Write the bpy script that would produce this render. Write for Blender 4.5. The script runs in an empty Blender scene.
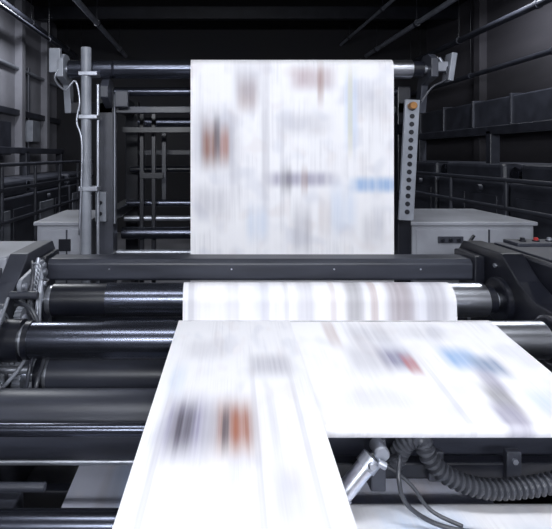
import bpy, bmesh, math, random
from mathutils import Vector, Matrix
random.seed(4)
S = bpy.context.scene
try:
    S.view_settings.view_transform = 'Standard'
except Exception: pass

# ------------------------------------------------------------ materials
def new_mat(name):
    m = bpy.data.materials.new(name); m.use_nodes = True
    nt = m.node_tree
    return m, nt, nt.nodes['Principled BSDF']

def metal(name, col, rough=.4, metallic=0.0, var=.25, scale=6., stretch=(1,1,1), bump=0.0, coat=0):
    m, nt, b = new_mat(name)
    tc = nt.nodes.new('ShaderNodeTexCoord'); mp = nt.nodes.new('ShaderNodeMapping')
    mp.inputs['Scale'].default_value = stretch
    n = nt.nodes.new('ShaderNodeTexNoise'); n.inputs['Scale'].default_value = scale; n.inputs['Detail'].default_value = 6
    nt.links.new(tc.outputs['Object'], mp.inputs[0]); nt.links.new(mp.outputs[0], n.inputs['Vector'])
    r = nt.nodes.new('ShaderNodeMapRange'); r.inputs[1].default_value=.3; r.inputs[2].default_value=.7
    r.inputs[3].default_value=0; r.inputs[4].default_value=1
    nt.links.new(n.outputs[0], r.inputs[0])
    mx = nt.nodes.new('ShaderNodeMix'); mx.data_type='RGBA'
    mx.inputs[6].default_value = (*[c*(1-var) for c in col],1); mx.inputs[7].default_value = (*[min(1,c*(1+var)) for c in col],1)
    nt.links.new(r.outputs[0], mx.inputs[0]); nt.links.new(mx.outputs[2], b.inputs['Base Color'])
    rr = nt.nodes.new('ShaderNodeMapRange'); rr.inputs[3].default_value=rough*.8; rr.inputs[4].default_value=min(1,rough*1.25)
    nt.links.new(n.outputs[0], rr.inputs[0]); nt.links.new(rr.outputs[0], b.inputs['Roughness'])
    b.inputs['Metallic'].default_value = metallic
    if coat: b.inputs['Coat Weight'].default_value = coat
    if bump:
        bp = nt.nodes.new('ShaderNodeBump'); bp.inputs['Strength'].default_value=bump; bp.inputs['Distance'].default_value=.01
        nt.links.new(n.outputs[0], bp.inputs['Height']); nt.links.new(bp.outputs[0], b.inputs['Normal'])
    return m

M_BLACK = metal('black_paint', (.009,.010,.016), .34, 0.0)
M_ROLL  = metal('dark_roller', (.095,.103,.135), .25, 0.9, stretch=(.4,4,4))
M_ROLLG = metal('grey_rubber_roller', (.032,.035,.049), .40, 0.0, stretch=(.4,4,4))
M_CHROME= metal('polished_steel', (.82,.84,.92), .30, 1.0, .06, 8, (.3,6,6))
M_STEEL = metal('brushed_steel', (.42,.44,.50), .36, .8, .2, 10)
M_GREY  = metal('grey_paint', (.23,.245,.285), .42, 0.0, .25, 5)
M_DGREY = metal('dark_grey_paint', (.038,.041,.055), .40, 0.0, .3, 5)
M_CAB   = metal('cabinet_paint', (.28,.29,.33), .42, 0.0, .25, 3)
M_RUB   = metal('hose_rubber', (.055,.058,.070), .32)
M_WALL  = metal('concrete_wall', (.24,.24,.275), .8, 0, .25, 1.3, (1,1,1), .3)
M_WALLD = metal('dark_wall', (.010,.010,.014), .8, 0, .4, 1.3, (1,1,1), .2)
M_WALLR = metal('dark_mottled_wall', (.068,.065,.077), .7, 0, .5, .9, (1,.3,1.5), .2)  # dark grey with strong uneven mottling
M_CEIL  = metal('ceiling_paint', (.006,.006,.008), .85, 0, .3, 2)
M_FLOOR = metal('concrete_floor', (.13,.13,.145), .5, 0, .3, 2, (1,1,1), .2)
M_RED   = metal('red_plastic', (.40,.03,.03), .3)
M_BLUE  = metal('blue_plastic', (.03,.10,.30), .3)
M_WHT   = metal('white_plastic', (.6,.6,.62), .4)
M_BRASS = metal('brass_fitting', (.4,.2,.08), .35, .8)

def glow(name, col, s):
    m, nt, b = new_mat(name)
    b.inputs['Emission Color'].default_value=(*col,1); b.inputs['Emission Strength'].default_value=s
    return m
M_TUBE = glow('lamp_diffuser',(.93,.96,1),6)

def paper(name, blobs, streak=.10, tint=(.92,.91,.945)):
    """newsprint moving fast: print smeared along travel (v).  UV: u 0..1 across, v metres along."""
    m, nt, b = new_mat(name)
    L = nt.links.new; N = nt.nodes.new
    uv = N('ShaderNodeUVMap'); uv.uv_map='UVMap'
    sp = N('ShaderNodeSeparateXYZ'); L(uv.outputs[0], sp.inputs[0])
    def noise(su, sv, det, off):
        mp = N('ShaderNodeMapping'); mp.inputs['Scale'].default_value=(su,sv,1); mp.inputs['Location'].default_value=(off,off*1.7,off)
        L(uv.outputs[0], mp.inputs[0])
        n = N('ShaderNodeTexNoise'); n.inputs['Scale'].default_value=1; n.inputs['Detail'].default_value=det
        L(mp.outputs[0], n.inputs['Vector']); return n.outputs[0]
    def mr(x,a,bb,c,d,smooth=False):
        r = N('ShaderNodeMapRange'); r.inputs[1].default_value=a; r.inputs[2].default_value=bb
        r.inputs[3].default_value=c; r.inputs[4].default_value=d
        if smooth: r.interpolation_type='SMOOTHSTEP'
        L(x, r.inputs[0]); return r.outputs[0]
    def math_(op,x,y):
        q = N('ShaderNodeMath'); q.operation=op
        for i,t in enumerate((x,y)):
            if isinstance(t,(int,float)): q.inputs[i].default_value=t
            elif t is not None: L(t,q.inputs[i])
        return q.outputs[0]
    fine = mr(noise(80,1.6,3,3.1),.40,.70,0,1)
    coarse = mr(noise(8,4.0,2,7.7),.40,.62,.10,1,True)
    f = math_('MULTIPLY', math_('MULTIPLY', fine, coarse), streak*2.5)
    def mix(fac, a, bcol):
        mx = N('ShaderNodeMix'); mx.data_type='RGBA'
        L(fac, mx.inputs[0])
        if isinstance(a, tuple): mx.inputs[6].default_value=(*a,1)
        else: L(a, mx.inputs[6])
        mx.inputs[7].default_value=(*bcol,1)
        return mx.outputs[2]
    col = mix(f, tint, (.50,.49,.54))
    # soft washes: smeared pictures and text blocks
    warm = math_('MULTIPLY', mr(noise(11,6.0,1,21.3),.54,.74,0,1,True), streak*1.9)
    cold = math_('MULTIPLY', mr(noise(8,5.0,1,33.9),.52,.72,0,1,True), streak*2.6)
    col = mix(warm, col, (.70,.61,.60)); col = mix(cold, col, (.56,.58,.69))
    mod = mr(noise(45,1.0,2,1.3),.3,.7,.6,1.0)
    for (u0,v0,w,h,c,st) in blobs:
        du = math_('ABSOLUTE', math_('SUBTRACT', sp.outputs[0], u0), None)
        dv = math_('ABSOLUTE', math_('SUBTRACT', sp.outputs[1], v0), None)
        mu = mr(du, w*.30, w*.75, 1, 0, True); mv = mr(dv, h*.10, h*.90, 1, 0, True)
        k = math_('MULTIPLY', math_('MULTIPLY', mu, mv), math_('MULTIPLY', mod, min(1,st*1.35)))
        col = mix(k, col, c)
    L(col, b.inputs['Base Color'])
    b.inputs['Roughness'].default_value=.55
    b.inputs['Specular IOR Level'].default_value=.3
    return m

# ------------------------------------------------------------ mesh builder
class B:
    def __init__(s, name):
        s.name=name; s.bm=bmesh.new(); s.mats=[]; s.uv=s.bm.loops.layers.uv.new('UVMap')
    def mi(s,m):
        if m not in s.mats: s.mats.append(m)
        return s.mats.index(m)
    def box(s, a, b, mat, bev=.004, rot=None):
        c=(Vector(a)+Vector(b))/2; d=[abs(b[i]-a[i]) for i in range(3)]
        t=bmesh.new(); bmesh.ops.create_cube(t,size=1)
        bmesh.ops.scale(t,vec=d,verts=t.verts)
        bev=min(bev,min(d)*.3)
        if bev>0: bmesh.ops.bevel(t,geom=t.edges[:],offset=bev,segments=2,affect='EDGES',profile=.5)
        if rot is not None: bmesh.ops.transform(t,matrix=rot.to_4x4(),verts=t.verts)
        bmesh.ops.translate(t,vec=c,verts=t.verts)
        s.merge(t,mat,False)
    def merge(s,t,mat,smooth):
        i=s.mi(mat); mp={}
        for v in t.verts: mp[v]=s.bm.verts.new(v.co)
        for f in t.faces:
            try: g=s.bm.faces.new([mp[v] for v in f.verts])
            except ValueError: continue
            g.material_index=i; g.smooth=smooth if not f.smooth else True
        t.free()
    def lathe(s, p0, p1, prof, seg=40):
        p0=Vector(p0); ax=(Vector(p1)-p0).normalized()
        up=Vector((0,0,1)) if abs(ax.z)<.9 else Vector((1,0,0))
        u=ax.cross(up).normalized(); w=ax.cross(u).normalized()
        def ring(t,r): return [s.bm.verts.new(p0+ax*t+(u*math.cos(2*math.pi*k/seg)+w*math.sin(2*math.pi*k/seg))*r) for k in range(seg)]
        prev=None
        for j,(t,r,m) in enumerate(prof):
            if prev is None:
                c=ring(t,r); f=s.bm.faces.new(c); f.material_index=s.mi(m)
            else:
                same = abs(t-pt)<1e-6
                a=ring(pt,pr); c=ring(t,r)
                for k in range(seg):
                    f=s.bm.faces.new([a[k],a[(k+1)%seg],c[(k+1)%seg],c[k]]); f.material_index=s.mi(pm); f.smooth=not same
            prev=c; pt,pr,pm=t,r,m
        c=ring(pt,pr); f=s.bm.faces.new(c[::-1]); f.material_index=s.mi(pm)
    def cyl(s,p0,p1,r,mat,seg=24,r2=None,cham=None):
        L=(Vector(p1)-Vector(p0)).length; r2=r if r2 is None else r2
        ch=min(.004,r*.2,L*.2) if cham is None else cham
        s.lathe(p0,p1,[(0,r-ch,mat),(ch,r,mat),(L-ch,r2,mat),(L,r2-ch,mat)],seg)
    def tube(s, pts, r, mat, seg=12, sub=8, ribs=0, ribd=0):
        P=[Vector(p) for p in pts]; path=[]
        for i in range(len(P)-1):
            a=P[max(i-1,0)];b=P[i];c=P[i+1];d=P[min(i+2,len(P)-1)]
            for k in range(sub):
                t=k/sub
                path.append(.5*((2*b)+(c-a)*t+(2*a-5*b+4*c-d)*t*t+(3*b-a-3*c+d)*t**3))
        path.append(P[-1])
        if ribs:
            L=[0]
            for i in range(1,len(path)): L.append(L[-1]+(path[i]-path[i-1]).length)
            n=int(L[-1]/ribs)*4; q=[]; j=0
            for i in range(n+1):
                x=L[-1]*i/n
                while j<len(L)-2 and L[j+1]<x: j+=1
                q.append(path[j].lerp(path[j+1],(x-L[j])/max(1e-9,L[j+1]-L[j])))
            path=q
        prev=None; nrm=None
        for i,p in enumerate(path):
            tg=(path[min(i+1,len(path)-1)]-path[max(i-1,0)]).normalized()
            if nrm is None:
                nrm=tg.cross(Vector((0,0,1)) if abs(tg.z)<.9 else Vector((1,0,0))).normalized()
            nrm=(nrm-tg*nrm.dot(tg)).normalized(); bn=tg.cross(nrm)
            rr=r if not ribs else (r if i%4 in (0,1) else r-ribd)
            c=[s.bm.verts.new(p+(nrm*math.cos(2*math.pi*k/seg)+bn*math.sin(2*math.pi*k/seg))*rr) for k in range(seg)]
            if prev is None: f=s.bm.faces.new(c[::-1]); f.material_index=s.mi(mat)
            else:
                for k in range(seg):
                    f=s.bm.faces.new([prev[k],prev[(k+1)%seg],c[(k+1)%seg],c[k]]); f.smooth=not ribs
                    f.material_index=s.mi(mat)
            prev=c
        f=s.bm.faces.new(prev); f.material_index=s.mi(mat)
    def plate(s, yz, x0, x1, mat, bev=.004):
        t=bmesh.new()
        f=t.faces.new([t.verts.new((x0,y,z)) for y,z in yz])
        r=bmesh.ops.extrude_face_region(t,geom=[f])
        bmesh.ops.translate(t,vec=(x1-x0,0,0),verts=[v for v in r['geom'] if isinstance(v,bmesh.types.BMVert)])
        bmesh.ops.recalc_face_normals(t,faces=t.faces)
        if bev: bmesh.ops.bevel(t,geom=t.edges[:],offset=bev,segments=2,affect='EDGES',profile=.5)
        s.merge(t,mat,False)
    def gear(s,x0,x1,yc,zc,r,n,mat):
        pts=[]
        for k in range(n):
            a=2*math.pi*k/n; d=2*math.pi/n
            for (o,rr) in ((0,r*.9),(.25,r*.9),(.38,r),(.62,r),(.75,r*.9)):
                pts.append((yc+rr*math.cos(a+o*d),zc+rr*math.sin(a+o*d)))
        s.plate(pts,x0,x1,mat,0)
        s.cyl((x0,yc,zc),(x1+.012,yc,zc),r*.4,M_STEEL,24)
    def bolt(s,p,axis,r=.01,mat=None):
        p=Vector(p); s.cyl(p,p+Vector(axis)*r*.8,r,mat or M_STEEL,6,cham=0)
    def done(s,parent=None):
        bmesh.ops.recalc_face_normals(s.bm,faces=s.bm.faces)
        me=bpy.data.meshes.new(s.name); s.bm.to_mesh(me); s.bm.free()
        for m in s.mats: me.materials.append(m)
        o=bpy.data.objects.new(s.name,me); S.collection.objects.link(o)
        if parent: o.parent=parent
        return o
def empty(name):
    o=bpy.data.objects.new(name,None); S.collection.objects.link(o); return o

def roller(yc,zc,x0,x1,r,mat,name='guide_roller',jr=None):
    b=B(name); jr=jr or r*.5
    L=x1-x0; cl=.05
    left=[(0,jr,M_STEEL),(cl*.6,jr,M_STEEL),(cl*.6,r*.8,M_BLACK),(cl,r*.8,M_BLACK)]
    right=[(L-cl,r*.8,M_BLACK),(L-cl*.6,r*.8,M_BLACK),(L-cl*.6,jr,M_STEEL),(L,jr,M_STEEL)]
    prof=left+[(cl,r-.003,mat),(cl+.003,r,mat),(L-cl-.003,r,mat),(L-cl,r-.003,mat)]+right
    b.lathe((x0,yc,zc),(x1,yc,zc),prof,56)
    return b.done()

# ------------------------------------------------------------ room shell
def slab(name,a,b,mat):
    o=B(name); o.box(a,b,mat,0); return o.done()
Y0=-5.0
slab('floor',(-3.6,Y0,-.1),(4.9,11,0),M_FLOOR)
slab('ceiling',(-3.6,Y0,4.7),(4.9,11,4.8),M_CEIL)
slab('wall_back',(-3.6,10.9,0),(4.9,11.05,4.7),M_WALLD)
slab('wall_front',(-3.6,Y0-.1,0),(4.9,Y0,4.7),M_WALL)
wl=B('wall_left'); wl.box((-3.7,Y0,0),(-3.55,10.9,4.7),M_WALL,0)
for y in (1,3,5,7,8.6,9.9):
    wl.box((-3.56,y,0),(-3.42,y+.16,4.7),M_WALL,.01)
wl.box((-3.56,Y0,2.45),(-3.46,10.9,2.56),M_DGREY,.01)
wl.done()
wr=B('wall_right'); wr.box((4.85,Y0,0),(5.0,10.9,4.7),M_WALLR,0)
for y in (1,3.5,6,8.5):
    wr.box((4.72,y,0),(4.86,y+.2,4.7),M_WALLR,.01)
wr.done()

cb=B('ceiling_beam')
for y in (3.5,5.5,7.5,9.5):
    cb.box((-3.55,y,4.45),(4.85,y+.14,4.7),M_BLACK,.01)
cb.done()
def pipe(x,z,r,mat,y0=.5,y1=10.9):
    b=B('ceiling_pipe'); b.cyl((x,y0,z),(x,y1,z),r,mat,16)
    for y in (2.2,4.2,6.2,8.2,10.2):
        b.lathe((x,y-.025,z),(x,y+.025,z),[(0,r+.012,M_DGREY),(.05,r+.012,M_DGREY)],16)
        b.cyl((x,y,z+r),(x,y,4.7),.006,M_BLACK,8)
    b.done()
pipe(-1.98,4.0,.045,M_GREY); pipe(-3.1,4.0,.05,M_DGREY); pipe(-2.8,3.72,.03,M_DGREY)
pipe(3.48,4.0,.045,M_GREY); pipe(4.2,3.7,.05,M_DGREY); pipe(2.9,4.25,.03,M_GREY); pipe(4.4,3.1,.04,M_DGREY)
# wall-mounted services
wc=B('wall_conduit')
for y,zt in ((7.6,4.6),(7.8,4.6),(9.1,3.4)):
    wc.cyl((-3.50,y,0),(-3.50,y,zt),.03,M_DGREY,14)
wc.box((-3.55,7.5,1.75),(-3.36,8.0,2.3),M_DGREY,.01); wc.box((-3.55,9.0,2.0),(-3.38,9.4,2.4),M_GREY,.01)
wc.cyl((-3.50,5.0,3.3),(-3.50,10.8,3.3),.035,M_GREY,14)
wc.done()
vd=B('ventilation_duct')
vd.box((4.25,4.0,2.15),(4.85,10.8,2.6),M_DGREY,.02)
for y in (4.8,5.8,6.8,7.8,8.8,9.8): vd.box((4.22,y,2.12),(4.86,y+.05,2.63),M_DGREY,.008)
vd.done()

# ------------------------------------------------------------ PAPER WEB
XL,XR,XS=-.158,1.274,.353
W=XR-XL
def arc(cy,cz,r,a0,a1,n=14):
    return [(cy+r*math.cos(math.radians(a0+(a1-a0)*i/n)),cz+r*math.sin(math.radians(a0+(a1-a0)*i/n))) for i in range(n+1)]
DK=(.10,.09,.11); GR=(.40,.39,.45); PU=(.34,.32,.43); BR=(.28,.12,.08); OR=(.38,.13,.07); BL=(.30,.46,.72); LB=(.58,.68,.86); YE=(.75,.66,.35)
M_P1=paper('newsprint_descending',[
 (.125,.52,.20,.36,GR,.65),(.095,.55,.07,.24,BR,.8),(.165,.55,.045,.22,OR,.6),(.13,.50,.03,.25,DK,.6),
 (.28,.19,.09,.20,BR,.45),(.28,.12,.12,.28,GR,.4),(.54,.79,.30,.09,PU,.65),(.47,.80,.05,.16,DK,.4),(.56,.80,.03,.16,BR,.35),(.60,.08,.19,.14,(.45,.33,.36),.6),
 (.64,.12,.03,.25,BR,.45),(.785,.30,.022,.45,YE,.7),(.79,.3,.06,.45,LB,.45),(.91,.83,.20,.09,BL,.8),(.55,1.15,.08,.30,GR,.45),
 (.37,.55,.035,.9,GR,.35),(.45,.7,.02,.8,GR,.25),(.75,1.0,.12,.3,LB,.35),(.10,.95,.16,.22,GR,.4),(.56,.4,.24,.14,GR,.3),(.9,.25,.16,.2,GR,.28),(.33,1.1,.1,.22,LB,.35),(.22,.8,.05,.3,GR,.25),(.66,1.05,.06,.25,BR,.15),(.9,1.15,.1,.2,GR,.3)],.12)
M_P2=paper('newsprint_wrap',[
 (.45,0,.06,1,GR,.35),(.63,0,.06,1,DK,.5),(.70,0,.025,1,BR,.4),(.80,0,.09,1,(.3,.24,.26),.55),(.93,0,.07,1,GR,.6),(.03,0,.02,1,GR,.4),(.18,0,.05,1,GR,.2),(.55,0,.02,1,BR,.2),(.30,0,.03,1,GR,.2),(.38,0,.015,1,DK,.15)],.12)
M_P3=paper('newsprint_ribbon_near',[
 (.22,1.38,.24,.26,PU,.75),(.21,1.37,.11,.20,DK,.7),(.50,1.38,.22,.24,(.36,.22,.2),.75),(.53,1.37,.09,.18,OR,.65),(.45,1.36,.035,.18,DK,.7),(.36,1.37,.08,.22,GR,.55),
 (.76,1.76,.28,.15,GR,.55),(.88,1.3,.03,1.0,GR,.3),(.62,1.25,.03,1.0,GR,.3),(.1,1.1,.03,1.0,GR,.25),(.75,1.1,.15,.2,GR,.25),(.3,1.9,.3,.16,GR,.25),(.12,1.65,.1,.2,LB,.3),(.72,1.4,.05,.3,GR,.2)],.085)
M_P4=paper('newsprint_ribbon_slit',[
 (.46,1.90,.12,.14,(.28,.27,.38),.85),(.50,1.86,.045,.11,(.5,.15,.15),.6),(.71,1.90,.12,.13,BL,.95),(.79,1.85,.10,.12,(.28,.34,.48),.8),
 (.745,1.75,.06,.14,PU,.6),(.72,1.65,.07,.14,DK,.55),(.70,1.56,.08,.12,PU,.75),(.34,1.9,.13,.18,GR,.4),(.25,2.1,.05,.2,BR,.3),(.42,2.08,.18,.14,GR,.4),(.9,1.62,.15,.13,LB,.55),(.55,1.6,.02,.5,GR,.25),(.64,2.1,.2,.10,GR,.3),(.3,1.65,.2,.1,GR,.2)],.10)
M_P5=paper('newsprint_lower_shaded',[
 (.15,1.9,.10,.3,BL,.35),(.10,1.75,.05,.3,GR,.5),(.60,1.7,.15,.3,GR,.4),(.8,1.6,.2,.3,LB,.5),(.95,1.5,.2,.3,BL,.35),(.05,1.6,.1,.3,GR,.5)],.25,(.60,.62,.74))  # bluish-grey tint paints the shade into this lower sheet
M_P6=paper('newsprint_outfeed',[
 (.25,1.6,.25,.2,LB,.6),(.6,1.5,.2,.2,BL,.4),(.85,1.6,.2,.2,GR,.4)],.12)

pw=B('paper_web')
def strip(prof,xf,mat,vf=None):
    i=pw.mi(mat); n=12; prev=None; s=0; last=None
    for (y,z) in prof:
        if last: s+=math.hypot(y-last[0],z-last[1])
        last=(y,z); a,b=xf(y); v=vf(y,z,s) if vf else s
        row=[(pw.bm.verts.new((a+(b-a)*k/n,y,z)),k/n,v) for k in range(n+1)]
        if prev:
            for k in range(n):
                q=[prev[k],prev[k+1],row[k+1],row[k]]
                f=pw.bm.faces.new([t[0] for t in q]); f.smooth=True; f.material_index=i
                for lp,t in zip(f.loops,q): lp[pw.uv].uv=(t[1],t[2])
        prev=row
full=lambda y:(XL,XR)
e=.002
TR=(3.45,2.365,.066+e)
strip([(4.3,2.20)]+[(4.0,2.28)]+arc(*TR,75,180)+[(3.382,2.0),(3.38,1.6),(3.378,1.2),(3.376,.80)]+arc(3.306,.76,.07,0,-90)+arc(2.94,.76,.07,-90,-150,6)
      , full, M_P1, vf=lambda y,z,s: 2.37-z)
BY,BZ,BRD=2.60,.966,.090
CR=(2.2,.902,.083)
strip([(2.879,.725)]+arc(BY,BZ,BRD+e,45,180)+[(2.49,.70)]+arc(2.44,.66,.045,200,340,10)+arc(CR[0],CR[1],CR[2]+e,-10,90), full, M_P2, vf=lambda y,z,s: s*.3)
zt=CR[1]+CR[2]+e
def nx(y):
    k=(2.2-y)/1.2*.052
    return (XL-k,XS-k)
nearp=[(2.2-(2.2-.6)*i/20, zt-(.0125)*i/12) for i in range(21)]
zn=nearp[-1][1]
nearp+=arc(.6,zn-.04,.04,90,180)[1:]+[(.56,.3)]+arc(.6,.25,.04,180,270)[1:]+[(1.0,.21)]
strip(nearp,nx,M_P3,vf=lambda y,z,s:y if z>.9 else 2.2-s)
tr=.020; TY,TZ=1.53,.874
slitp=[(2.2,zt-.001),(2.16,zt-.003)]+[(2.2-(2.2-TY)*i/12, zt-.003-(zt-.003-TZ-tr-e)*i/12) for i in range(2,13)]
slitp+=arc(TY,TZ,tr+e,90,262)[1:]+[(1.85,.842)]+arc(1.85,.717,.125,88,0,10)+[(1.975,.2)]
strip(slitp,lambda y:(XS-.09,XR),M_P4,vf=lambda y,z,s: y)
strip([(2.35,.44),(2.1,.45),(1.9,.45),(1.6,.45),(1.3,.45),(1.1,.45)]+arc(1.1,.40,.05,90,180,6)+[(1.05,.2)],lambda y:(-.56,1.05),M_P5,vf=lambda y,z,s:y)
strip([(1.62,.30)]+arc(1.56,.555,.05,0,90,8)+[(1.4,.60),(1.2,.595),(1.0,.59),(.85,.585)]+arc(.85,.545,.04,90,180,6)+[(.81,.3)],lambda y:(.40,1.45),M_P6,vf=lambda y,z,s:y+.15)
web=pw.done()

# ------------------------------------------------------------ PRESS FRAMES
press=empty('printing_press')
FL,FR=-1.0,1.56
prof=[(.45,0),(.45,.86),(.55,.98),(1.1,.99),(1.5,.93),(1.95,.93),(2.05,1.02),(2.32,1.03),(2.46,1.10),(2.60,1.216),(3.0,1.216),(3.05,1.16),(3.05,0)]
f=B('side_frame_near'); f.plate(prof,FL-.10,FL,M_DGREY,.006)
f.box((-1.95,2.55,0),(FL-.1,3.05,1.205),M_CAB,.012)
f.box((-1.94,2.54,.9),(-1.12,2.555,1.15),M_DGREY,.006)
for y,z in ((2.95,1.15),(2.6,1.1),(2.75,.9),(2.35,.8),(2.5,.6),(2.1,.6),(1.6,.8),(1.2,.8),(2.7,.3)):
    f.bolt((FL,y,z),(1,0,0),.012)
f.done(press)
g=B('side_frame_far'); g.plate(prof,FR,FR+.12,M_BLACK,.006)
g.box((FR+.12,2.36,0),(FR+.85,3.0,1.205),M_BLACK,.015)
g.box((FR+.16,2.42,1.203),(FR+.8,2.94,1.216),M_DGREY,.006)
g.box((FR+.14,2.345,.75),(FR+.6,2.365,1.12),M_DGREY,.006)
for x in (FR+.18,FR+.56):
    for z in (.79,1.08): g.bolt((x,2.345,z),(0,-1,0),.010)
for y,z in ((2.95,1.15),(2.65,1.14),(2.85,.9),(2.3,.8),(2.5,.7),(2.1,.6),(1.6,.8),(1.2,.8)):
    g.bolt((FR,y,z),(-1,0,0),.012)
for yy,zz,rr in ((BY,BZ,.12),(2.2,.902,.11),(1.85,.717,.12)):
    g.lathe((FR,yy,zz),(FR-.03,yy,zz),[(0,rr,M_BLACK),(.026,rr,M_BLACK),(.03,rr*.9,M_BLACK)],32)
g.done(press)
p=B('push_button_panel')
p.box((FR+.22,2.80,1.214),(FR+.62,2.95,1.235),M_DGREY,.006)
for x,m in ((FR+.29,M_BLACK),(FR+.37,M_RED),(FR+.45,M_STEEL),(FR+.54,M_BLUE)):
    p.lathe((x,2.87,1.234),(x,2.87,1.262),[(0,.020,M_BLACK),(.008,.020,M_BLACK),(.008,.013,m),(.020,.013,m),(.023,.010,m)],20)
p.done(press)

a=B('web_guard_bar')
a.plate([(2.775,1.035),(2.775,1.120),(2.80,1.145),(2.93,1.145),(2.95,1.12),(2.95,1.035),(2.93,1.02),(2.79,1.02)],-.98,1.54,M_ROLLG,.006)
a.box((-1.0,2.75,1.00),(-.955,2.99,1.165),M_BLACK,.008); a.box((1.50,2.75,1.00),(1.56,2.99,1.17),M_BLACK,.008)
for x in (-.6,.107,.70,1.2): 
    a.cyl((x,2.776,1.09),(x,2.771,1.09),.005,M_CHROME,12,cham=0)
a.done(press)

# ---- rollers
def pr(b,y,z,x0,lst,seg=56):
    b.lathe((x0,y,z),(x0+5,y,z),[(x-x0,rr,m) for x,rr,m in lst],seg)
b=B('guide_roller'); y,z=BY,BZ; r=BRD
pr(b,y,z,-1.0,[(-1.0,.05,M_STEEL),(-.95,.05,M_STEEL),(-.95,.100,M_BLACK),(-.92,.103,M_BLACK),(-.89,.103,M_BLACK),(-.89,.075,M_STEEL),(-.86,.075,M_STEEL),(-.86,.086,M_BLACK),(-.57,.086,M_BLACK),(-.57,r,M_ROLL),
 (1.0,r,M_CHROME),(1.46,r-.002,M_CHROME),(1.46,.07,M_BLACK),(1.51,.07,M_BLACK),(1.51,.045,M_STEEL),(1.56,.045,M_STEEL)]); b.done()
b=B('guide_roller'); y,z=2.2,.902; r=.083
pr(b,y,z,-1.0,[(-1.0,.05,M_STEEL),(-.955,.05,M_STEEL),(-.955,.088,M_BLACK),(-.95,.093,M_BLACK),(-.87,.093,M_BLACK),(-.87,.07,M_STEEL),(-.855,.07,M_STEEL),(-.855,.085,M_BLACK),(-.83,.085,M_BLACK),(-.83,r-.004,M_ROLL),(-.50,r-.004,M_ROLL),(-.50,r,M_ROLL),
 (1.0,r,M_CHROME),(1.51,r,M_CHROME),(1.51,.06,M_STEEL),(1.56,.06,M_STEEL)]); b.done()
b=B('guide_roller'); y,z=2.3,.70
pr(b,y,z,-1.0,[(-1.0,.035,M_STEEL),(-.84,.035,M_STEEL),(-.84,.078,M_BLACK),(-.80,.080,M_BLACK),(-.80,.065,M_STEEL),(-.78,.065,M_STEEL),(-.78,.075,M_ROLLG),(1.45,.075,M_ROLLG),(1.45,.04,M_STEEL),(1.56,.04,M_STEEL)]); b.done()
b=B('guide_roller'); y,z=1.85,.717
pr(b,y,z,-1.0,[(-1.0,.06,M_STEEL),(-.93,.06,M_STEEL),(-.93,.118,M_ROLLG),(-.925,.121,M_ROLLG),(1.50,.121,M_ROLLG),(1.505,.118,M_BLACK),(1.505,.06,M_STEEL),(1.56,.06,M_STEEL)]); b.done()
roller(TY,TZ,FL,FR,tr,M_ROLL,jr=.014)
roller(.6,zn-.04,FL,FR,.038,M_ROLL,jr=.02)
roller(.6,.25,FL,FR,.038,M_ROLL,jr=.02)
roller(3.306,.76,FL,FR,.068,M_ROLL); roller(2.94,.76,FL,FR,.068,M_ROLL)
roller(2.44,.66,FL,FR,.043,M_ROLL)
roller(1.1,.40,FL,FR,.048,M_ROLL); roller(1.56,.548,FL,FR,.045,M_ROLL); roller(.85,.543,FL,FR,.038,M_ROLL)
b=B('guide_roller'); 
pr(b,3.45,2.365,-1.1,[(-1.10,.03,M_STEEL),(-1.03,.03,M_STEEL),(-1.03,.066,M_ROLL),(-.72,.066,M_ROLL),(-.72,.060,M_ROLL),(-.70,.066,M_ROLL),(1.20,.066,M_CHROME),(1.42,.066,M_CHROME),(1.42,.058,M_BLACK),(1.50,.058,M_BLACK),(1.50,.03,M_STEEL),(1.62,.03,M_STEEL)],40); b.done()

t=B('cross_member')
t.cyl((FL,1.80,.600),(FR,1.80,.600),.012,M_STEEL,16)
t.box((FL,1.93,.30),(FR,1.98,.40),M_BLACK,.006)
t.cyl((FL,1.50,.30),(FR,1.50,.30),.03,M_DGREY,20)
t.box((FL,2.60,.25),(FR,2.66,.62),M_BLACK,.01)
t.box((FL,2.12,.50),(FR,2.15,.58),M_BLACK,.006)
t.box((.33,1.62,.655),(FR,1.665,.71),M_BLACK,.006)
t.box((.33,1.62,.30),(.38,1.665,.66),M_BLACK,.006)
# brackets on the lower right beam
for x in (.72,.98,1.22):
    t.box((x,1.60,.66),(x+.05,1.625,.76),M_DGREY,.004); t.bolt((x+.025,1.60,.73),(0,-1,0),.010)
# junction box + rail under the big roller on the left
t.box((-1.0,1.66,.40),(-.70,1.78,.52),M_DGREY,.008); t.box((-.96,1.65,.42),(-.80,1.665,.50),M_GREY,.004)
for x in (-.94,-.82): t.bolt((x,1.65,.49),(0,-1,0),.006)
t.cyl((-1.0,1.72,.56),(-.60,1.72,.56),.016,M_DGREY,16)
t.done(press)

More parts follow.
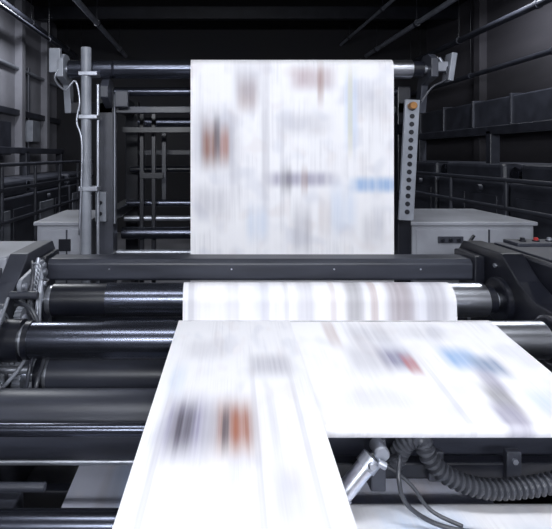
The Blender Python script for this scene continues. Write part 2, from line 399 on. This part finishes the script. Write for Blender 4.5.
# ---- left linkage
l=B('linkage')
for (yy,zz,rr,xx) in ((BY,BZ,.135,-.97),(2.2,.902,.125,-.975),(2.3,.70,.09,-.965),(2.42,.80,.05,-.93),(2.72,1.0,.055,-.94)):
    l.lathe((-1.0,yy,zz),(xx,yy,zz),[(0,rr,M_GREY),(.02,rr,M_GREY),(xx+1.0-.004,rr*.92,M_STEEL),(xx+1.0,rr*.86,M_DGREY)],36)
    for k in range(6):
        an=k*math.pi/3+.3; l.bolt((xx,yy+rr*.72*math.cos(an),zz+rr*.72*math.sin(an)),(1,0,0),.009)
l.gear(-.93,-.89,2.30,.70,.095,26,M_STEEL)
l.gear(-.94,-.90,2.455,.812,.095,26,M_DGREY)
l.gear(-.96,-.93,2.36,.945,.060,18,M_GREY)
def arm(x,y0,z0,y1,z1,w0,w1,th,mat):
    d=Vector((0,y1-y0,z1-z0)); L=d.length; d.normalize(); n=Vector((0,-d.z,d.y))
    pts=[]
    for k in range(9):
        an=math.pi/2+math.pi*k/8; pts.append((y0+w0*(math.cos(an)*d.y+math.sin(an)*n.y), z0+w0*(math.cos(an)*d.z+math.sin(an)*n.z)))
    for k in range(9):
        an=-math.pi/2+math.pi*k/8; pts.append((y1+w1*(math.cos(an)*d.y+math.sin(an)*n.y), z1+w1*(math.cos(an)*d.z+math.sin(an)*n.z)))
    l.plate(pts,x,x+th,mat,.003)
    l.cyl((x-.01,y0,z0),(x+th+.015,y0,z0),w0*.45,M_STEEL,16); l.cyl((x-.01,y1,z1),(x+th+.015,y1,z1),w1*.5,M_STEEL,16)
arm(-.965,2.66,1.10,2.40,.86,.045,.03,.03,M_GREY)
arm(-.985,2.15,1.04,2.28,.76,.04,.03,.03,M_GREY)
arm(-.96,2.38,1.10,2.66,1.14,.035,.03,.02,M_GREY)
arm(-.90,2.50,1.08,2.42,.92,.028,.022,.018,M_STEEL)
arm(-.88,2.44,.82,2.28,.60,.030,.022,.018,M_GREY)
l.cyl((-.93,2.45,1.02),(-.93,2.56,1.20),.012,M_STEEL,12)
l.tube([(-.93+.022*math.cos(k*.8),2.46+.0012*k,1.03+.0024*k+.012*math.sin(k*.8)) for k in range(0,60)],.004,M_STEEL,6,2)
l.box((-.99,2.54,.9),(-.90,2.60,.97),M_STEEL,.006)
l.box((-.995,2.06,.78),(-.94,2.12,.88),M_GREY,.008)
l.cyl((-1.0,2.36,1.06),(-.86,2.36,1.06),.020,M_DGREY,16)
l.cyl((-1.0,2.20,.765),(-.84,2.20,.765),.016,M_STEEL,16)
l.cyl((-1.0,2.12,.64),(-.78,2.12,.64),.014,M_STEEL,16)
l.done(press)
c=B('cable_bundle')
for pts,r,m in (
 ([(-.98,2.60,1.17),(-.93,2.48,1.14),(-.92,2.42,1.05),(-.94,2.40,.92),(-.98,2.44,.82)],.010,M_RUB),
 ([(-.98,2.66,1.15),(-.90,2.52,1.12),(-.88,2.44,1.0),(-.87,2.38,.88),(-.87,2.20,.80),(-.93,2.16,.72),(-.99,2.20,.66)],.009,M_GREY),
 ([(-.99,2.40,1.02),(-.90,2.34,1.0),(-.84,2.31,.88),(-.83,2.18,.79),(-.86,2.16,.66),(-.99,2.20,.60)],.009,M_DGREY),
 ([(-.99,2.40,1.0),(-.88,2.33,1.0),(-.81,2.31,.82),(-.80,2.19,.72),(-.84,2.17,.60),(-.99,2.2,.54)],.010,M_RUB),
 ([(-.99,2.12,.84),(-.92,2.08,.74),(-.88,2.08,.66),(-.90,2.10,.60),(-.99,2.15,.58)],.009,M_RUB),
 ([(-.99,2.30,1.05),(-.95,2.22,1.08),(-.93,2.10,1.03),(-.94,2.04,.95),(-.99,2.02,.88)],.008,M_GREY)):
    c.tube(pts,r,m)
c.done(press)

# ------------------------------------------------------------ upper tower
tw=B('web_tower')
tw.cyl((-.885,3.35,0),(-.885,3.35,2.50),.036,M_GREY,20)
tw.cyl((-.815,3.40,0),(-.815,3.40,2.25),.012,M_STEEL,12)
for z in (.9,1.5,2.0,2.3): tw.box((-.93,3.31,z),(-.80,3.42,z+.03),M_STEEL,.004)
for (x0,x1) in ((-.86,-.74),(1.37,1.47)):
    tw.box((x0,3.56,0),(x1,3.72,2.26),M_DGREY if x0<0 else M_BLACK,.008)
    tw.box((x0+.03,4.55,0),(x1+.03,4.68,2.26),M_BLACK,.008)
    tw.box((x0+.02,3.7,2.12),(x1,4.6,2.24),M_BLACK,.008)
    tw.box((x0+.02,3.7,1.25),(x1,4.6,1.33),M_BLACK,.008)
    tw.box((x0+.02,3.7,.5),(x1,4.6,.6),M_BLACK,.008)
tw.box((-.735,3.555,1.24),(-.725,3.6,2.2),M_GREY,.002)
for x0,x1 in ((-1.10,-1.05),(1.53,1.58)):
    tw.plate([(3.36,2.30),(3.36,2.43),(3.42,2.47),(3.50,2.47),(3.56,2.42),(3.62,2.20),(3.62,2.06),(3.56,2.06),(3.52,2.26)],x0,x1,M_GREY if x0<0 else M_DGREY,.005)
tw.box((-1.10,3.56,2.06),(-.74,3.62,2.14),M_BLACK,.005); tw.box((1.37,3.56,2.06),(1.58,3.62,2.14),M_BLACK,.005)
tw.plate([(3.40,2.16),(3.40,2.24),(3.46,2.30),(3.60,2.30),(3.60,2.08)],-.80,-.745,M_DGREY,.005)
tw.box((-.72,3.50,2.10),(-.62,3.56,2.22),M_DGREY,.008)
tw.box((-1.15,3.36,2.33),(-1.07,3.40,2.50),M_GREY,.006)
tw.box((1.58,3.38,2.34),(1.66,3.44,2.41),M_STEEL,.006)
tw.box((1.66,3.36,2.27),(1.70,3.46,2.47),M_GREY,.006, Matrix.Rotation(.15,3,'Y'))
tw.cyl((1.60,3.40,2.44),(1.68,3.40,2.30),.014,M_STEEL,12)
tw.box((-.76,3.60,2.065),(1.40,3.66,2.115),M_DGREY,.005)
tw.cyl((-.74,3.60,2.225),(1.40,3.60,2.225),.034,M_ROLL,28)
tw.box((-.74,3.9,1.93),(1.40,3.95,1.98),M_BLACK,.005)
for z,m,r,yy in ((1.33,M_ROLL,.03,4.2),(1.21,M_STEEL,.022,4.1),(1.10,M_ROLL,.05,4.0),(1.62,M_BLACK,.03,4.4),(1.0,M_STEEL,.02,3.7)):
    tw.cyl((-.76,yy,z),(1.42,yy,z),r,m,28)
for x in (-.62,-.52):
    tw.box((x,4.05,0),(x+.035,4.10,2.1),M_BLACK,.004)
tw.box((-.46,4.3,1.35),(-.42,4.34,2.0),M_DGREY,.004)
tw.box((-.74,4.6,1.75),(1.45,4.66,1.80),M_DGREY,.005)
tw.cyl((-.74,4.6,2.06),(1.45,4.6,2.06),.05,M_ROLL,24)
tw.box((-.62,4.04,1.55),(-.42,4.08,1.60),M_BLACK,.004)
tw.box((-.865,3.52,1.26),(-.785,3.57,1.48),M_GREY,.006)
for z in (1.32,1.40): tw.cyl((-.825,3.52,z),(-.825,3.51,z),.014,M_BLACK,16,cham=0)
tw.done(press)

pb=B('perforated_bar')
R=Matrix.Rotation(math.radians(3.0),3,'Y')
xc,zc,yb=1.365,1.715,3.33
pb.box((xc-.050,yb,zc-.42),(xc+.050,yb+.03,zc+.42),M_GREY,.004,R)
for k in range(14):
    d=-.36+k*.72/13; v=R@Vector((0,0,d))
    pb.cyl((xc+v.x,yb+.001,zc+v.z),(xc+v.x,yb-.004,zc+v.z),.017,M_BLACK,16,cham=0)
v=R@Vector((.0,0,.36)); pb.cyl((xc+v.x-.01,yb,zc+v.z+.015),(xc+v.x-.01,yb-.05,zc+v.z+.015),.026,M_BRASS,20)
pb.box((xc-.02,yb+.03,zc+.2),(xc+.03,yb+.25,zc+.26),M_BLACK,.004); pb.box((xc-.01,yb+.03,zc-.3),(xc+.04,yb+.25,zc-.24),M_BLACK,.004)
pb.done(press)
w=B('signal_wire')
w.tube([(-1.08,3.37,2.36),(-1.10,3.34,2.28),(-1.02,3.31,2.20),(-.95,3.31,2.26),(-.92,3.31,2.12),(-.94,3.31,1.98),(-.90,3.30,1.8),(-.92,3.30,1.2)],.007,M_STEEL)
w.tube([(1.66,3.40,2.40),(1.62,3.34,2.28),(1.52,3.33,2.22),(1.45,3.34,2.12)],.007,M_RUB)
w.done(press)

# ------------------------------------------------------------ hose, actuator
h=B('corrugated_hose')
h.tube([(.62,1.64,.700),(.65,1.61,.79),(.685,1.58,.81),(.705,1.57,.765),(.755,1.56,.712),(.86,1.55,.675),(.99,1.55,.675),(1.15,1.55,.705),(1.35,1.56,.76),(1.56,1.57,.80)],.031,M_RUB,24,14,ribs=.020,ribd=.009)
h.done()
h=B('air_line')
h.tube([(.58,1.64,.70),(.60,1.55,.78),(.58,1.50,.74),(.60,1.48,.67),(.70,1.46,.62),(.85,1.42,.625)],.007,M_RUB)
h.tube([(.54,1.62,.68),(.56,1.56,.74),(.63,1.53,.70),(.68,1.50,.64),(.76,1.46,.62)],.006,M_RUB)
h.done()
pc=B('pneumatic_cylinder')
A=Vector((.385,1.50,.665)); Z_=Vector((.53,1.53,.812)); d=(Z_-A); L=d.length
pc.lathe(A,Z_,[(0,.028,M_STEEL),(.005,.032,M_STEEL),(.035,.032,M_STEEL),(.035,.028,M_CHROME),(L*.66,.028,M_CHROME),(L*.66,.033,M_STEEL),(L*.84,.033,M_STEEL),(L*.86,.018,M_BLACK),(L,.012,M_CHROME)],32)
q=A+d*.74
pc.cyl(q,q+Vector((.0,-.045,.014)),.011,M_STEEL,14); pc.cyl(q+Vector((.02,-.028,.02)),q+Vector((.045,-.034,.01)),.012,M_STEEL,14)
pc.cyl(Z_+Vector((0,-.03,0)),Z_+Vector((0,.03,0)),.024,M_STEEL,20)
pc.box((Z_.x-.02,1.55,.66),(Z_.x+.03,1.63,.83),M_DGREY,.006)
pc.box((A.x-.03,1.52,.655),(A.x+.03,1.63,.69),M_DGREY,.006)
pc.done()

# ------------------------------------------------------------ cabinets
def cabinet(x0,x1,y0,y1,zt,door):
    b=B('equipment_cabinet')
    b.box((x0,y0,0),(x1,y1,zt-.03),M_CAB,.01); b.box((x0-.02,y0-.02,zt-.03),(x1+.02,y1,zt),M_CAB,.008)
    b.box((x0+.03,y0-.008,.1),(x1-.03,y0+.005,zt-.06),M_CAB,.004)
    if door:
        xm=x0+.28
        b.box((xm-.09,y0-.02,zt-.16),(xm+.10,y0-.005,zt-.11),M_DGREY,.004)
        for dx in (-.06,0,.06): b.cyl((xm+dx,y0-.02,zt-.135),(xm+dx,y0-.04,zt-.135),.014,M_BLACK,16)
        b.box((xm+.14,y0-.035,zt-.18),(xm+.16,y0-.02,zt-.09),M_BLACK,.003,Matrix.Rotation(.6,3,'Y'))
    else:
        b.box((x1-.19,y0-.02,zt-.22),(x1-.10,y0-.005,zt-.13),M_BLACK,.004)
    b.box((x0+(x1-x0)*.62,y0-.014,.1),(x0+(x1-x0)*.62+.012,y0,zt-.06),M_DGREY,.002)
    return b.done()
cabinet(1.50,2.42,3.62,4.5,1.2475,True)
cabinet(-1.33,-.97,3.62,4.4,1.2475,False)

# ------------------------------------------------------------ railings + flanking machines
def railing(x,y0,y1,zs):
    b=B('hand_railing')
    for z in zs: b.cyl((x,y0,z),(x,y1,z),.022,M_DGREY,14)
    n=5
    for k in range(n+1):
        y=y0+.05+(y1-y0-.1)*k/n; b.cyl((x,y,0),(x,y,zs[0]),.02,M_DGREY,14); b.cyl((x,y,0),(x,y,.012),.05,M_DGREY,16,cham=0)
    b.done()
railing(-2.3,4.2,9.2,(1.64,1.36,1.0)); railing(2.9,3.6,9.2,(1.50,1.22,.9))
def machine(x0,x1,zt,side):
    b=B('press_unit'); xf=x1 if side<0 else x0
    for k in range(4):
        y0=3.6+k*1.6
        b.box((x0,y0,0),(x1,y0+1.5,zt-.2),M_DGREY,.02); b.box((x0+.05,y0+.1,zt-.2),(x1-.05,y0+1.4,zt),M_DGREY,.04)
        b.box((xf-.012,y0+.12,.2),(xf+.012,y0+.7,zt-.35),M_GREY if side<0 else M_DGREY,.006)
        b.box((xf-.012,y0+.8,.2),(xf+.012,y0+1.38,zt-.35),M_DGREY,.006)
        b.cyl((xf-.02*side,y0+.4,zt-.28),(xf-.07*side,y0+.4,zt-.28),.04,M_DGREY,20)
        b.cyl((x0+.1,y0-.03,zt-.1),(x1-.1,y0-.03,zt-.1),.07,M_ROLL,20)
    b.box((x0+.2,3.7,zt+.35),(x0+.32,9.8,zt+.45),M_DGREY,.01)
    for y in (3.8,5.8,7.8,9.6): b.box((x0+.2,y,zt-.1),(x0+.32,y+.1,zt+.4),M_DGREY,.01)
    b.done()
machine(-3.35,-2.5,1.42,-1); machine(3.15,4.2,1.65,1)

# ------------------------------------------------------------ lamps
def lamp(x,y,z,w,l,power,tilt=0):
    e_=empty('unseen_lamp')
    b=B('housing'); b.box((x-w/2,y-l/2,z),(x+w/2,y+l/2,z+.07),M_WHT,.01)
    b.box((x-w/2+.02,y-l/2+.02,z-.012),(x+w/2-.02,y+l/2-.02,z+.001),M_TUBE,.004)
    for dx in (-w*.4,w*.4): b.cyl((x+dx,y,z+.07),(x+dx,y,4.7),.008,M_STEEL,8)
    b.done(e_)
    ld=bpy.data.lights.new('lamp_light','AREA'); ld.shape='RECTANGLE'; ld.size=w; ld.size_y=l; ld.energy=power; ld.color=(.91,.945,1.0)
    lo=bpy.data.objects.new('light',ld); S.collection.objects.link(lo); lo.location=(x,y,z-.03); lo.rotation_euler=(tilt,0,0); lo.parent=e_
lamp(-.5,1.0,3.75,1.6,.45,26,math.radians(5))
lamp(1.5,1.0,3.75,1.6,.45,26,math.radians(5))
lamp(-.6,-2.6,3.1,1.7,.4,168,math.radians(70))  # this pair is added behind the camera to even the light on the webs
lamp(1.4,-2.6,3.1,1.7,.4,168,math.radians(70))
lamp(-2.6,6.6,4.3,.3,1.8,90)
lamp(3.9,6.0,4.3,.3,1.8,60)

wd=bpy.data.worlds.new('world'); S.world=wd; wd.use_nodes=True
bg=wd.node_tree.nodes['Background']; bg.inputs[0].default_value=(.6,.68,.8,1); bg.inputs[1].default_value=.03

# ------------------------------------------------------------ camera
cd=bpy.data.cameras.new('camera'); cam=bpy.data.objects.new('camera',cd); S.collection.objects.link(cam)
cam.location=(0,0,1.75); cam.rotation_euler=(math.pi/2,0,0)
cd.sensor_width=36; cd.sensor_fit='HORIZONTAL'; cd.lens=36*480/552
cd.shift_x=(276-213)/552; cd.shift_y=-(264.5-155)/552
cd.clip_start=.05
S.camera=cam
